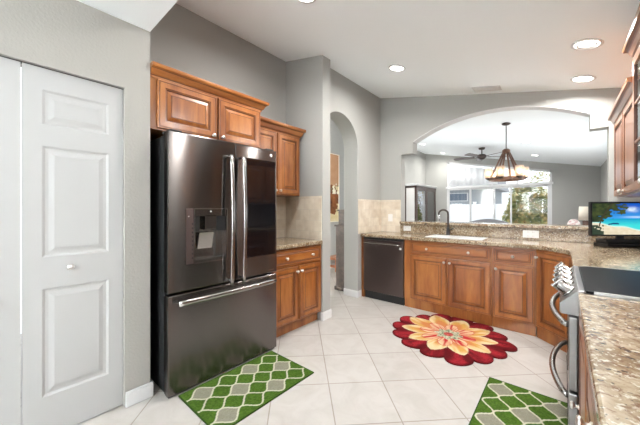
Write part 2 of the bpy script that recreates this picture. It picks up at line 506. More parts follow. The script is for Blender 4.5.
def skirting(name, pts):
    """skirting boards of 9 cm along straight runs (x0, x1, y0, y1)"""
    m = MB()
    for x0, x1, y0, y1 in pts:
        m.box(x0, x1, y0, y1, 0, .085).box(x0+(.003 if x1-x0 < .05 else 0), x1-(.003 if x1-x0 < .05 else 0), y0+(.003 if y1-y0 < .05 else 0), y1-(.003 if y1-y0 < .05 else 0), .085, .098)
    return struct(m, name, 'white', bevel=.003)
skirting('baseboard_pantry', [(-2.13, -2.114, .556, .716), (-2.128, -2.114, -3.6, -.37), (-2.25, -2.13, .70, .714)])
skirting('baseboard_stub', [(-2.10, -2.066, 2.446, 2.46), (-2.08, -2.066, 2.46, 2.612), (-2.24, -2.08, 2.60, 2.612)])
skirting('baseboard_left', [(XA, XA+.014, 3.43, 3.515), (XA-.24, XA+.014, 3.416, 3.43)])
skirting('baseboard_living', [(-3.8, -3.786, .95, 8.50)])
skirting('baseboard_back', [(WX1+.05, XR, 10.286, 10.30)])

# tumbled tile behind the counters
struct(MB().box(XA+.001, XA+.009, 3.44, YB, .92, 1.42), 'trim_1', 'tile_y')
struct(MB().box(XA+.009, -1.889, YB-.008, YB-.0005, .92, 1.42), 'trim_2', 'tile_x')
struct(MB().box(XL, -2.092, 2.452, 2.4595, .92, 1.427), 'trim_3', 'tile_x')
struct(MB().box(XL+.0005, XL+.008, 1.70, 2.452, .92, 1.427), 'trim_4', 'tile_y')

# ------------------------------------------------------------------ pantry bifold door
d1 = bpy.data.objects.new('door_1', None); C.objects.link(d1); d1['kind'] = 'structure'
d1.location = (-2.155, -.355, 0); d1.rotation_euler = (0, 0, PI/2)
EMB = [(0, 0, 0), (.006, -.003, 0), (.012, -.0065, 0), (.026, -.0065, 0), (.034, -.0045, 0), (.046, -.001, 0), (.05, 0, 0)]
def bifold_leaf(x, name):
    m = MB(); w, h = .448, 2.032
    xs = [0, .048, .400-.062+.062, w]; xs = [0, .075, .373, w]
    zs = [0, .228, .822, .995, 1.607, 1.725, 1.916, h]
    for i in range(3):
        for j in range(7):
            if i == 1 and j in (1, 3, 5): m.rings(xs[i], xs[i+1], zs[j], zs[j+1], EMB, 0)
            else: m.quad([(xs[i], 0, zs[j]), (xs[i+1], 0, zs[j]), (xs[i+1], 0, zs[j+1]), (xs[i], 0, zs[j+1])])
    m.quad([(0, 0, 0), (0, 0, h), (0, .033, h), (0, .033, 0)]).quad([(w, 0, 0), (w, .033, 0), (w, .033, h), (w, 0, h)])
    m.quad([(0, 0, h), (w, 0, h), (w, .033, h), (0, .033, h)]).quad([(0, .033, 0), (0, .033, h), (w, .033, h), (w, .033, 0)])
    m.quad([(0, 0, 0), (0, .033, 0), (w, .033, 0), (w, 0, 0)])
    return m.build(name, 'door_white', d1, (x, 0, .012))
def door_knob(parent, x, z, r=.017):
    k = MB(); rot = Matrix.Translation((x, 0, z)) @ Matrix.Rotation(PI/2, 4, 'X')
    k.lathe([(.011, 0), (.011, .003), (.006, .006), (.006, .016), (r*.8, .02), (r, .026), (r*.85, .032), (.0, .034)], n=18, mat=rot)
    return k.build('knob', 'nickel', parent)
leaf_r = bifold_leaf(.456, 'door_leaf'); leaf_l = bifold_leaf(.002, 'door_leaf')
door_knob(leaf_r, .19, .93); door_knob(leaf_l, .355, .79)
m = MB().box(.0, .907, .002, .030, 2.046, 2.05); m.build('track', 'slot', d1)

# ------------------------------------------------------------------ cabinets
DOORP = [(0, 0, 0), (0, .016, 0), (.003, .019, 0), (.010, .019, 1), (.0125, .0165, 1), (.015, .019, 0), (.050, .019, 1), (.053, .0145, 0), (.058, .0145, 1),
         (.061, .008, 1), (.066, .008, 0), (.090, .0165, 1), (.093, .0150, 1), (.095, .0175, 0)]
DRAWP = [(0, 0, 0), (0, .016, 0), (.003, .019, 0), (.010, .019, 1), (.0125, .0165, 1), (.015, .019, 0), (.026, .019, 1), (.029, .0135, 1), (.033, .0135, 0), (.041, .017, 1), (.043, .0155, 1), (.045, .0175, 0)]
def knob(parent, x, z, y=-.019):
    k = MB(); rot = Matrix.Translation((x, y, z)) @ Matrix.Rotation(PI/2, 4, 'X')
    k.lathe([(.010, -.001), (.010, .003), (.005, .006), (.005, .013), (.013, .017), (.0155, .022), (.012, .027), (0, .029)], n=14, mat=rot)
    return k.build('knob', 'nickel', parent)
def cab_door(root, x0, x1, z0, z1, knob_at=None, mats=('wood', 'glaze'), name='door', prof=DOORP):
    o = MB().rings(0, x1-x0, 0, z1-z0, prof, 0).build(name, list(mats), root, (x0, -.001, z0))
    for k in (knob_at or []): knob(o, k[0]-x0, k[1]-z0)
    return o
def cab_drawer(root, x0, x1, z0, z1, knobs=None):
    return cab_door(root, x0, x1, z0, z1, knobs, ('wood_h', 'glaze'), 'drawer_front', DRAWP)
def carcass(root, w, d, z0, z1, toe=.012):
    m = MB()
    if toe: m.box(0, w, 0, d, .105, z1, 0).box(0, w, toe, d, 0, .105, 0)
    else: m.box(0, w, 0, d, z0, z1, 0)
    return m.build('carcass', ['wood', 'glaze'], root)
def crown(root, x0, x1, z0, h, depth, ends=(True, True)):
    """crown moulding: stepped cove profile swept along the front and round the ends"""
    prof = [(0, 0, 0), (.008, .0, 0), (.010, .012, 1), (.014, .016, 0), (.022, .022, 0), (.034, h*.55, 0), (.040, h*.62, 1), (.044, h*.66, 0), (.056, h*.72, 0), (.060, h*.86, 0), (.060, h, 0), (0, h, 0)]
    m = MB(); fs = []
    path = []
    if ends[0]: path.append(lambda o: (x0-o, depth))
    path.append(lambda o: (x0-(o if ends[0] else 0), -o))
    path.append(lambda o: (x1+(o if ends[1] else 0), -o))
    if ends[1]: path.append(lambda o: (x1+o, depth))
    rows = [[m.bm.verts.new((*p(o), z0+z)) for o, z, _ in prof] for p in path]
    for A, B in zip(rows, rows[1:]):
        for i in range(len(prof)-1):
            f = m.bm.faces.new([A[i], B[i], B[i+1], A[i+1]]); f.material_index = prof[i][2]; fs.append(f)
    for r in (rows[0], rows[-1]): fs.append(m.bm.faces.new(r))
    bmesh.ops.recalc_face_normals(m.bm, faces=fs)
    m.box(x0, x1, .0, depth, z0+h-.03, z0+h-.012, 0)
    return m.build('crown_moulding', ['wood_h', 'glaze'], root)

# cabinet over the refrigerator (faces +X)
t = thing('overhead_cabinet', 'deep maple wall cabinet with crown moulding over the refrigerator', 'cabinet', (-2.150, .703, 1.83), PI/2)
MB().box(0, .935, 0, .545, 0, .36).build('carcass', ['wood', 'glaze'], t)
cab_door(t, .045, .485, .012, .35, [(.455, .035)]); cab_door(t, .505, .920, .012, .35, [(.535, .035)])
crown(t, 0, .935, .355, .085, .545, (False, True))
# small wall cabinet beside the stub wall
t = thing('wall_cabinet', 'maple wall cabinet hanging above the small counter right of the refrigerator', 'cabinet', (-2.40, 1.705, 1.43), PI/2)
MB().box(0, .70, 0, .295, 0, .70).build('carcass', ['wood', 'glaze'], t)
cab_door(t, .02, .335, .012, .69, [(.31, .05)]); cab_door(t, .350, .685, .012, .69, [(.375, .05)])
crown(t, 0, .70, .695, .10, .295, (False, True))
# small base cabinet beside the refrigerator
t = thing('base_cabinet', 'maple base cabinet with one drawer and two doors beside the refrigerator', 'cabinet', (-2.10, 1.715, 0), PI/2)
carcass(t, .735, .59, 0, .878, .05)
cab_drawer(t, .02, .72, .70, .86, [(.19, .78), (.57, .78)])
cab_door(t, .02, .36, .125, .685, [(.335, .63)]); cab_door(t, .375, .72, .125, .685, [(.40, .63)])
o = MB().box(XL+.009, -2.07, 1.705, 2.451, .879, .919).build('countertop', 'granite', bevel=.006)
tag(o, 'short speckled granite countertop between the refrigerator and the stub wall', 'countertop')

# peninsula cabinets (face -Y)
FY = 3.53
t = thing('end_panel', 'narrow maple end panel left of the dishwasher', 'panel', (-2.235, FY, 0))
MB().box(0, .04, 0, .56, 0, .878).box(0, .038, -.004, 0, .11, .87).build('panel', ['wood', 'glaze'], t)
t = thing('base_cabinet', 'maple sink base cabinet with a false drawer front above two doors', 'cabinet', (-1.578, FY, 0))
m = MB().box(0, .018, .02, .56, .105, .878).box(.978, .996, .02, .56, .105, .878).box(0, .996, .02, .56, .105, .125).box(.018, .978, .548, .56, .125, .878)
m.box(0, .996, .012, .56, 0, .105).box(0, .996, 0, .02, .105, .878)
m.build('carcass', ['wood', 'glaze'], t)
cab_drawer(t, .085, .985, .705, .86, [(.30, .782), (.77, .782)])
cab_door(t, .085, .532, .125, .69, [(.507, .64)]); cab_door(t, .545, .985, .125, .69, [(.57, .64)])
t = thing('base_cabinet', 'maple base cabinet with one drawer over one door, right of the sink cabinet', 'cabinet', (-.580, FY, 0))
carcass(t, .374, .56, 0, .878)
cab_drawer(t, .012, .362, .705, .86, [(.187, .782)])
cab_door(t, .012, .362, .125, .69, [(.037, .64)])
t = thing('base_cabinet', 'maple corner base cabinet with a single tall door set at an angle', 'cabinet', (-.2045, FY-.0005, 0), -PI/4)
carcass(t, .40, .30, 0, .878)
cab_door(t, .02, .38, .125, .86, [(.04, .80)])
t = thing('base_cabinet', 'maple base cabinet between the angled corner and the stove', 'cabinet', (.085, 3.238, 0), -PI/2)
carcass(t, .895, .60, 0, .878)
cab_drawer(t, .02, .875, .705, .86, [(.45, .782)]); cab_door(t, .02, .44, .125, .69, [(.41, .64)]); cab_door(t, .455, .875, .125, .69, [(.48, .64)])
t = thing('base_cabinet', 'maple base cabinet under the near granite counter beside the stove', 'cabinet', (.070, 1.608, 0), -PI/2)
carcass(t, 2.0, .62, 0, .878)
cab_door(t, .02, .46, .125, .86, [(.06, .47)])
for x in (.49, .99, 1.49): cab_drawer(t, x, x+.48, .705, .86, [(x+.24, .782)]); cab_door(t, x, x+.48, .125, .69, [(x+.04, .64)])

# granite: main counter with the sink cut-out, near counter, backsplash, bar ledge
arcp = [(-.215-.0, 3.485)] + [(-.20+.02*i, 3.485-.012*i*(i+1)/2*.55) for i in range(1, 4)]
outer = [(XA+.01, 3.485), (-.26, 3.485), (-.19, 3.472), (-.13, 3.435), (-.02, 3.325), (.02, 3.27), (.042, 3.20), (.047, 3.12), (.047, 2.340), (XR-.003, 2.340),
         (XR-.003, 4.068), (-1.886, 4.068), (-1.886, YB-.010), (XA+.01, YB-.010)]
SX0, SX1, SY0, SY1 = -1.32, -.72, 3.64, 3.95
main = MB().prism(outer, 'Z', .879, .919, holes=[[(SX0, SY0), (SX1, SY0), (SX1, SY1), (SX0, SY1)]]).build('countertop', 'granite', bevel=.007)
tag(main, 'long speckled granite countertop holding the sink and turning the corner', 'countertop')
o = MB().box(.047, XR-.003, -.40, 1.612, .879, .919).build('countertop', 'granite', bevel=.007)
tag(o, 'granite countertop in the near right corner in front of the stove', 'countertop')
o = MB().box(-1.884, XR-.003, 4.07, YB-.001, .92, 1.050).build('backsplash', 'granite', bevel=.003)
tag(o, 'low granite backsplash strip behind the sink with two outlets', 'backsplash')
o = MB().prism([(-1.885, 4.035), (XR-.003, 4.035), (XR-.003, YB-.002), (.352, YB-.002), (.352, 4.47), (-1.885, 4.47), (-1.885, YB-.002)], 'Z', 1.053, 1.089).build('bar_ledge', 'granite', bevel=.007)
tag(o, 'raised granite bar ledge running under the wide arch', 'bar ledge')

# sink and faucet
t = thing('sink', 'white sink set into the granite counter under the faucet', 'sink', ((SX0+SX1)/2, (SY0+SY1)/2, .92))
hx, hy = (SX1-SX0)/2, (SY1-SY0)/2
m = MB()
def rect(a, b): return [(-a, -b), (a, -b), (a, b), (-a, b)]
m.prism(rect(hx+.022, hy+.022), 'Z', .0005, .005, holes=[rect(hx-.012, hy-.012)])
m.build('rim', 'white', t, bevel=.002)
for s in (-1, 1):
    m = MB(); x0, x1 = (-hx+.006, -.012) if s < 0 else (.012, hx-.006)
    y0, y1 = -hy+.006, hy-.006
    for a, b, c, d in ((x0, x0+.008, y0, y1), (x1-.008, x1, y0, y1), (x0, x1, y0, y0+.008), (x0, x1, y1-.008, y1)): m.box(a, b, c, d, -.20, .006)
    m.box(x0, x1, y0, y1, -.21, -.20)
    m.lathe([(.04, -.199), (.04, -.196), (.0, -.197)], (x0+x1)/2, 0, 16)
    m.build('basin', 'white', t)
t = thing('faucet', 'black gooseneck faucet with a silver spray head behind the sink', 'faucet', (-1.175, 4.01, .92))
MB().lathe([(.030, 0), (.030, .006), (.024, .012), (.022, .07), (.019, .10), (.013, .12)]).build('base', 'black', t)
pts = [(0, 0, .10+.02*i) for i in range(10)] + [(-.055+.055*math.cos(a), -.055*.3*(1-math.cos(a)), .29+.055*math.sin(a)) for a in [PI*i/12 for i in range(1, 12)]] + [(-.11, -.033, .28)]
MB().tube(pts, .0125).build('neck', 'bronze', t)
MB().lathe([(.013, .0), (.016, .02), (.016, .07), (.012, .085)], -.11, -.033, 14).build('spray_head', 'steel_plain', t, (0, 0, .195))
MB().cyl((.02, 0, .07), (.07, 0, .10), .007).build('lever', 'black', t)

# outlets and switch
def outlet(name, label, loc, w=.075, h=.115, rotz=0, gang=1, rocker=False, horizontal=False):
    t = thing(name, label, 'outlet' if not rocker else 'switch', loc, rotz)
    if horizontal: w, h = h, w
    w = w*gang if not horizontal else w
    MB().box(-w/2, w/2, -.006, 0, -h/2, h/2, 0, .002).build('cover_plate', 'plate', t)
    for g in range(gang):
        xo = 0 if gang == 1 else (g-.5)*.048
        if rocker:
            MB().box(xo-.016, xo+.016, -.010, -.006, -.033, .033, 0, .002).build('rocker', 'plate', t)
        else:
            for s in (-1, 1):
                m = MB()
                a, b = (s*.026, 0) if horizontal else (xo, s*.022)
                m.box(a-.015, a+.015, -.0085, -.006, b-.013, b+.013, 0, .002)
                m.box(a-.007, a-.005, -.0088, -.0084, b-.004, b+.006, 1).box(a+.005, a+.007, -.0088, -.0084, b-.004, b+.006, 1)
                m.build('receptacle', ['plate', 'slot'], t)
    return t
outlet('wall_outlet', 'white outlet on the granite backsplash left of the faucet', (-1.775, 4.07, .988), horizontal=True)
outlet('wall_outlet', 'white double outlet on the granite backsplash right of the sink', (-.283, 4.07, .985), gang=2, h=.085)
outlet('light_switch', 'white wall switch plate on the beige tile beside the bar', (-2.06, YB-.008, 1.14), rocker=True)

# ------------------------------------------------------------------ refrigerator (faces +X)
t = thing('refrigerator', 'tall dark stainless french door refrigerator with a water dispenser', 'refrigerator', (-1.98, .757, 0), PI/2)
FW = .936
MB().box(.004, FW-.004, .075, .70, .035, 1.775, 0, .004).box(.02, FW-.02, .10, .68, 0, .035).build('case', 'case', t)
MB().box(.01, FW-.01, .02, .075, .004, .038).build('kick_grille', 'black', t)
BV = .010
ld = MB()
# left door with the dispenser opening cut out
x0, x1, z0, z1 = 0, .503, .705, 1.80
dx0, dx1, dz0, dz1 = .180, .430, .892, 1.272
ld.prism([(x0, z0), (x1, z0), (x1, z1), (x0, z1)], 'Y', 0, .070, holes=[[(dx0, dz0), (dx1, dz0), (dx1, dz1), (dx0, dz1)]])
left_door = ld.build('door', 'dark_steel', t, bevel=.007)
dsp = MB()
dsp.box(dx0, dx1, .062, .068, dz0, dz1, 0)
dsp.box(dx0, dx0+.004, .0, .062, dz0, dz1, 0).box(dx1-.004, dx1, .0, .062, dz0, dz1, 0).box(dx0, dx1, .0, .062, dz1-.05, dz1, 1)
dsp.box(dx0, dx1, -.004, .062, dz0, dz0+.018, 1)
dsp.build('dispenser_recess', ['bar_steel', 'dark_steel'], left_door)
MB().box(dx0+.005, dx0+.04, .01, .06, dz1-.16, dz1-.05, 0).build('dispenser_side_block', 'black', left_door); MB().box(dx1-.075, dx1-.005, .01, .06, dz1-.16, dz1-.05, 0).build('dispenser_side_block', 'black', left_door)
MB().box(dx0+.075, dx0+.165, .0, .058, dz1-.15, dz1-.04, 0, .006).build('spout', 'dark_steel', left_door)
MB().prism([(.012, dz1-.17), (.03, dz1-.17), (.058, dz0+.10), (.045, dz0+.09)], 'X', dx0+.04, dx0+.15).build('paddle', 'bar_steel', left_door)
m = MB()
for a in ((dx0-.008, dx0, dz0-.008, dz1+.008), (dx1, dx1+.008, dz0-.008, dz1+.008), (dx0, dx1, dz1, dz1+.008), (dx0, dx1, dz0-.008, dz0)): m.box(a[0], a[1], -.004, .004, a[2], a[3])
m.build('dispenser_trim', 'bar_steel', left_door)
m = MB().box(dx0-.062, dx0-.010, -.0025, .002, dz0-.005, dz1+.005, 0)
for k in range(9): m.box(dx0-.022, dx0-.014, -.0032, -.002, dz0+.03+k*.03, dz0+.042+k*.03, 1)
m.lathe([(.004, 0), (.004, .002), (0, .0022)], n=10, mi=2, mat=Matrix.Translation((dx0-.045, -.002, dz1-.05)) @ Matrix.Rotation(PI/2, 4, 'X'))
m.build('control_strip', ['dw_steel', 'black', 'plate'], left_door)
MB().lathe([(.005, 0), (.005, .002), (0, .0022)], n=10, mat=Matrix.Translation((dx0+.12, -.0005, dz1-.016)) @ Matrix.Rotation(PI/2, 4, 'X')).build('indicator_lamp', 'plate', left_door)
right_door = MB().prism([(.509, z0), (FW, z0), (FW, z1), (.509, z1)], 'Y', 0, .070).build('door', 'dark_steel', t, bevel=.007)
gl = MB().box(.612, .917, -.004, .003, .868, 1.70, 0, .002).build('glass_panel', 'blackgloss', right_door)
bd = MB().lathe([(.014, 0), (.014, .0025), (.0, .003)], n=20, mat=Matrix.Translation((.868, 0, 1.752)) @ Matrix.Rotation(PI/2, 4, 'X')).build('round_badge', 'plate', right_door)
fc = bpy.data.curves.new('badge_lettering', 'FONT'); fc.body = 'LG'; fc.size = .015; fc.align_x = 'CENTER'; fc.align_y = 'CENTER'; fc.extrude = .0004
tmp = bpy.data.objects.new('badge_lettering', fc); C.objects.link(tmp)
bpy.context.view_layer.update()
lm = bpy.data.meshes.new_from_object(tmp.evaluated_get(bpy.context.evaluated_depsgraph_get())); bpy.data.objects.remove(tmp)
lm.materials.clear(); lm.materials.append(M['slot'])
lo = bpy.data.objects.new('badge_lettering', lm); C.objects.link(lo); lo.parent = bd; lo.location = (.868, -.0032, 1.752); lo.rotation_euler = (PI/2, 0, 0)
MB().box(.835, .90, -.0012, .0, .728, .736).build('script_badge', 'steel_plain', right_door)
# drawer
fd = MB().prism([(0, .018), (FW, .018), (FW, .690), (0, .690)], 'Y', 0, .070).build('freezer_drawer', 'dark_steel', t, bevel=.007)
def bar_handle(pts, parent, feet, r=(.010, .014)):
    m = MB(); m.tube(pts, .012, 12, flat=r)
    for f in feet: m.cyl(f[0], f[1], .010, 10)
    return m.build('handle', 'bar_steel', parent)
for x, p in ((.444, left_door), (.553, right_door)):
    pts = [(x, -.050-.022*math.sin(PI*i/16), .675+(1.69-.675)*i/16) for i in range(17)]
    bar_handle(pts, p, [((x, -.05, .722), (x, .001, .722)), ((x, -.05, 1.685), (x, .001, 1.685))], (.015, .010))
pts = [(.05+(.835)*i/16, -.050-.016*math.sin(PI*i/16), .640) for i in range(17)]
bar_handle(pts, fd, [((.07, -.05, .64), (.07, .001, .64)), ((.865, -.05, .64), (.865, .001, .64))], (.010, .019))
for x in (.02, FW-.10): MB().box(x, x+.08, .02, .16, 1.80, 1.815, 0, .004).build('hinge_cover', 'case', t)

# ------------------------------------------------------------------ dishwasher (faces -Y)
t = thing('dishwasher', 'dark brown stainless dishwasher with a pocket bar handle under the granite', 'dishwasher', (-2.193, FY-.02, 0))
DW = .612
MB().box(.004, DW-.004, .045, .55, .10, .872).build('tub', 'case', t)
dd = MB().box(.004, DW-.004, -.005, .045, .112, .845, 0, .005).build('door', 'dw_steel', t)
MB().box(.004, DW-.004, .0, .045, .848, .874, 0, .003).build('control_panel', 'black', t)
MB().tube([(.035+.54*i/12, -.030-.012*math.sin(PI*i/12), .800) for i in range(13)], .01, 10, flat=(.018, .008)).cyl((.05, -.03, .80), (.05, -.004, .80), .008).cyl((.56, -.03, .80), (.56, -.004, .80), .008).build('handle', 'steel_plain', dd)
MB().box(.555, .585, -.0062, -.0048, .735, .765).build('sticker', 'plate', dd)
MB().box(.01, DW-.01, .035, .30, 0, .108).build('kick_plate', 'black', t)

# ------------------------------------------------------------------ range (faces -X)
t = thing('range_stove', 'stainless double oven range with front knobs and black glass cooktop', 'stove', (.048, 2.332, 0), -PI/2)
RW = .712
MB().box(.003, RW-.003, .002, .655, .075, .918).box(.03, RW-.03, .05, .62, 0, .075).build('body', 'case', t)
cp = MB().prism([(0, .818), (-.056, .818), (-.060, .826), (-.060, .862), (.002, .926), (.022, .926), (.022, .818)], 'X', 0, RW).build('control_panel', 'steel', t, bevel=.003)
MB().box(.012, RW-.012, .026, .60, .9185, .9285, 0, .002).build('cooktop', 'cooktop', t)
MB().box(0, .012, .05, .62, .916, .930).box(RW-.012, RW, .05, .62, .916, .930).box(0, RW, .60, .66, .9185, .945).build('cooktop_trim', 'steel', t)
nrm = Vector((0, -.064, .062)).normalized()
for k in range(5):
    c0 = Vector((.09+.133*k, -.029, .894))
    rot = Matrix.Translation(c0) @ nrm.to_track_quat('Z', 'Y').to_matrix().to_4x4()
    m = MB().lathe([(.034, -.002), (.034, .008), (.027, .010), (.025, .048), (.021, .054), (0, .054)], n=20, mat=rot)
    b = bmesh.ops.create_cube(m.bm, size=1)
    for v in b['verts']: v.co = rot @ Vector((v.co.x*.012, v.co.y*.052, .048+v.co.z*.026))
    m.build('knob', 'steel_plain', cp)
def oven_door(z0, z1, hz, name, win=True):
    o = MB().box(.004, RW-.004, -.030, .001, z0, z1, 0, .004).build(name, 'steel', t)
    if win: MB().box(.09, RW-.09, -.0325, -.028, z0+.045, z1-.075, 0, .003).build('window', 'blackgloss', o)
    pts = [(.03+(RW-.06)*i/20, -.034-.058*math.sin(PI*i/20)**.7, hz) for i in range(21)]
    MB().tube(pts, .013, 12).build('handle', 'steel_plain', o)
oven_door(.490, .806, .765, 'upper_oven_door'); oven_door(.085, .478, .455, 'lower_oven_door')

# ------------------------------------------------------------------ right wall cabinets (face -X)
def glass_door(root, x0, x1, z0, z1, k):
    w, h = x1-x0, z1-z0
    m = MB().prism([(0, 0), (w, 0), (w, h), (0, h)], 'Y', -.02, 0, holes=[[(.06, .06), (w-.06, .06), (w-.06, h-.06), (.06, h-.06)]])
    m.box(.058, .064, -.021, -.001, .058, h-.058, 1).box(w-.064, w-.058, -.021, -.001, .058, h-.058, 1)
    o = m.build('glass_door', ['wood', 'glaze'], root, (x0, -.001, z0), bevel=.002)
    MB().box(.055, w-.055, -.012, -.008, .055, h-.055).build('pane', 'glass', o)
    for i in (1, 2): MB().box(.06, w-.06, -.018, -.006, .06+(h-.12)*i/3-.008, .06+(h-.12)*i/3+.008).build('mullion', 'wood', o)
    knob(o, k-x0, .04)
t = thing('wall_cabinet', 'far maple wall cabinet on the right wall above the television', 'cabinet', (.395, 3.955, 1.385), -PI/2)
MB().box(0, 1.085, 0, .338, 0, .72).build('carcass', ['wood', 'glaze'], t)
cab_door(t, .015, .535, .012, .705, [(.51, .04)]); cab_door(t, .55, 1.07, .012, .705, [(.575, .04)])
crown(t, 0, 1.085, .70, .10, .338, (True, False))
t = thing('wall_cabinet', 'taller glass-door wall cabinet on the right wall nearest the camera', 'cabinet', (.380, 2.868, 1.385), -PI/2)
m = MB(); W, H, D = .90, .93, .350
m.box(0, .02, 0, D, 0, H).box(W-.02, W, 0, D, 0, H).box(.02, W-.02, 0, D, 0, .02).box(.02, W-.02, 0, D, H-.02, H).box(.02, W-.02, D-.01, D, .02, H-.02)
m.build('carcass', ['wood', 'glaze'], t)
for z in (.32, .62): MB().box(.02, W-.02, .02, D-.01, z, z+.018).build('shelf', 'wood_h', t)
glass_door(t, .012, .445, .012, H-.02, .40); glass_door(t, .455, W-.012, .012, H-.02, .50)
crown(t, 0, W, H-.01, .10, D, (True, True))

# ------------------------------------------------------------------ television on the corner counter
TW, TH = .565, .318
t = thing('television', 'small flat television showing a tropical beach on the corner counter', 'television', (.410, 3.80, .92), math.radians(40.75))
MB().box(-TW/2, TW/2, 0, .028, .104, .104+TH, 0, .004).box(-.16, .16, .028, .05, .10, .30, 0, .008).build('casing', 'black', t)
def beach(x, y):
    u, v = x/(TW-.024), y/(TH-.028)
    n = vnoise(u*9, v*9)*.5+vnoise(u*22, v*22)*.5
    hz = .50
    if v > hz:
        c = lerp(srgb(50, 150, 220), srgb(10, 80, 180), (v-hz)/.4)
        cl = math.exp(-((u-.69)/.09)**2-((v-.80)/.07)**2)*1.6*n + math.exp(-((u-.75)/.2)**2-((v-.56)/.03)**2)*.5
        c = lerp(c, srgb(235, 245, 250), cl)
    else:
        c = lerp(srgb(60, 205, 205), srgb(15, 150, 190), (v-.30)/.2)
        shore = .30-.28*(u-.25)+.02*math.sin(u*14)
        if v < shore: c = lerp(srgb(235, 225, 200), srgb(205, 190, 160), n)
        elif v < shore+.05: c = lerp(srgb(210, 240, 225), c, (v-shore)/.05)
        if .27 < u < .46 and abs(v-.335-.02*math.sin(u*20)) < .022: c = srgb(20, 70, 110)
    palm = (.42-u)*1.1+(v-.62)*.55+(n-.5)*.75
    if palm > .09 and v > .40: c = lerp(srgb(14, 34, 22), srgb(70, 80, 36), n*1.5-.35)
    if u < .2 and v < .3 and (n-.35)+(.2-u)*2-(v*.9) > .02: c = srgb(45, 60, 45)
    if abs(u-.10-.25*v*v) < .012 and v > .25: c = srgb(60, 45, 35)
    return c
color_grid('screen', TW-.024, TH-.028, 150, 84, beach, 'screen', t, upright=True, loc=(-(TW-.024)/2, -.0012, .118))
MB().box(-.03, .03, .006, .026, .07, .11).build('neck', 'black', t)
MB().box(-.175, .205, -.05, .09, .0, .040, 0, .006).box(-.165, .195, -.03, .08, .040, .078, 0, .006).build('stand_base', 'blackgloss', t)
MB().box(-.03, .03, -.0008, .0, .1075, .1115).build('brand_mark', 'steel_plain', t)

# ------------------------------------------------------------------ rugs
G1, G2, GR, CR = srgb(56, 86, 20), srgb(84, 116, 36), srgb(152, 148, 132), srgb(206, 202, 178)
def trellis(xc, y0, w, h):
    Wd, P = .0775, .193
    def wave(j, y):
        return xc+j*Wd+Wd/2+Wd/2*math.cos(2*PI*(y-(y0+(P/2 if j % 2 else 0)))/P)
    def f(x, y):
        n = vnoise(x*120, y*120)
        base = lerp(G1, G2, n)
        if min(x, w-x, y, h-y) < .006: return srgb(50, 78, 26)
        if min(y, h-y) < .011: return base
        best, cell, prev = 1e9, None, None
        for j in range(-3, 3):
            yc = y0 + (P/2 if j % 2 else 0)
            bx = wave(j, y)
            sl = Wd/2*2*PI/P*math.sin(2*PI*(y-yc)/P)
            best = min(best, abs(x-bx)/math.sqrt(1+sl*sl))
            if j > -3 and prev <= x < bx: cell = (j, round((y-yc)/P))
            prev = bx
        if best < .0055: return CR
        if cell and cell[0] % 2 == 0 and (cell[0]//2+cell[1]) % 2 == 0: return lerp(srgb(136, 134, 118), GR, n)
        return base
    return f
o = color_grid('kitchen_rug', .513, .806, 128, 202, trellis(.259, .699, .513, .806), 'rug', thick=.008, loc=(-1.977, .822, .0005))
tag(o, 'green and grey trellis rug on the tiles in front of the refrigerator', 'rug')
o = color_grid('kitchen_rug', .486, .806, 122, 202, trellis(.246, .491, .486, .806), 'rug', thick=.008, loc=(-.420, 1.640, .0005))
tag(o, 'green and grey trellis rug on the tiles in front of the stove', 'rug')

# red flower rug
RD, RM, RB = srgb(88, 10, 16), srgb(150, 22, 32), srgb(186, 52, 58)
YL, CM, PK, OR = srgb(214, 168, 84), srgb(232, 206, 160), srgb(206, 88, 78), srgb(196, 130, 70)
def petal(th, n, ph, jit):
    a = (th/(2*PI)*n+ph) % n
    i = math.floor(a); fr = a-i
    return i, fr, 1+jit*(hash1(i, n)-.5)
def flower_r(th):
    i, fr, j = petal(th, 14, 0, .12)
    return .56*j*(.86+.14*(math.sin(PI*fr**.75)**.7))
def flower_col(r, th):
    nn = vnoise(math.cos(th)*r*90+50, math.sin(th)*r*90+50)
    if r < .045:
        return lerp(srgb(140, 24, 32), srgb(206, 104, 96), nn)
    rg = .115+.02*math.sin(th*8)
    if r < rg:
        return lerp(srgb(112, 124, 98), srgb(206, 204, 176), nn*1.5-.25)
    st = vnoise(th*14+3, r*9)                       # strokes along the petals
    i, fr, j = petal(th, 8, .35, .24)
    r1 = .27*j*(.60+.40*(1-abs(2*fr-1)**1.8))
    if r < r1:
        e = (r-rg)/(r1-rg)
        c = lerp(srgb(228, 196, 156), srgb(186, 40, 44), max(0, 1.05-1.5*abs(fr-.5)-e*.45)+(st-.5)*1.5)
        if min(fr, 1-fr) < .05 or (r1-r) < .010: c = lerp(srgb(178, 40, 44), c, .25)
        return c
    i, fr, j = petal(th, 10, .1, .22)
    r2 = .465*j*(.68+.32*(1-abs(2*fr-1)**1.4))
    if r < r2:
        e = (r2-r)/.15
        c = lerp(srgb(226, 204, 160), srgb(208, 160, 82), e*1.1+1.6*(st-.5))
        if e > .75: c = lerp(c, srgb(196, 96, 66), min(.6, (e-.75)*1.4))
        if (r2-r) < .010: c = lerp(c, srgb(230, 214, 180), .6)
        if min(fr, 1-fr) < .03: c = lerp(c, srgb(190, 80, 66), .7)
        return c
    i, fr, j = petal(th, 14, 0, .12)
    R0 = flower_r(th)
    c = lerp(srgb(96, 8, 16), srgb(160, 34, 44), math.sin(PI*fr)*.9-.35+1.3*(st-.4))
    c = lerp(c, RD, max(0, 1-min(fr, 1-fr)/.08))
    c = lerp(c, RD, max(0, (nn-.6)*2.4))
    if R0-r < .018: c = lerp(c, RD, .6)
    return c
NT, NR = 300, 80
vs, cols, fs = [(0, 0, .012)], [flower_col(0, 0)], []
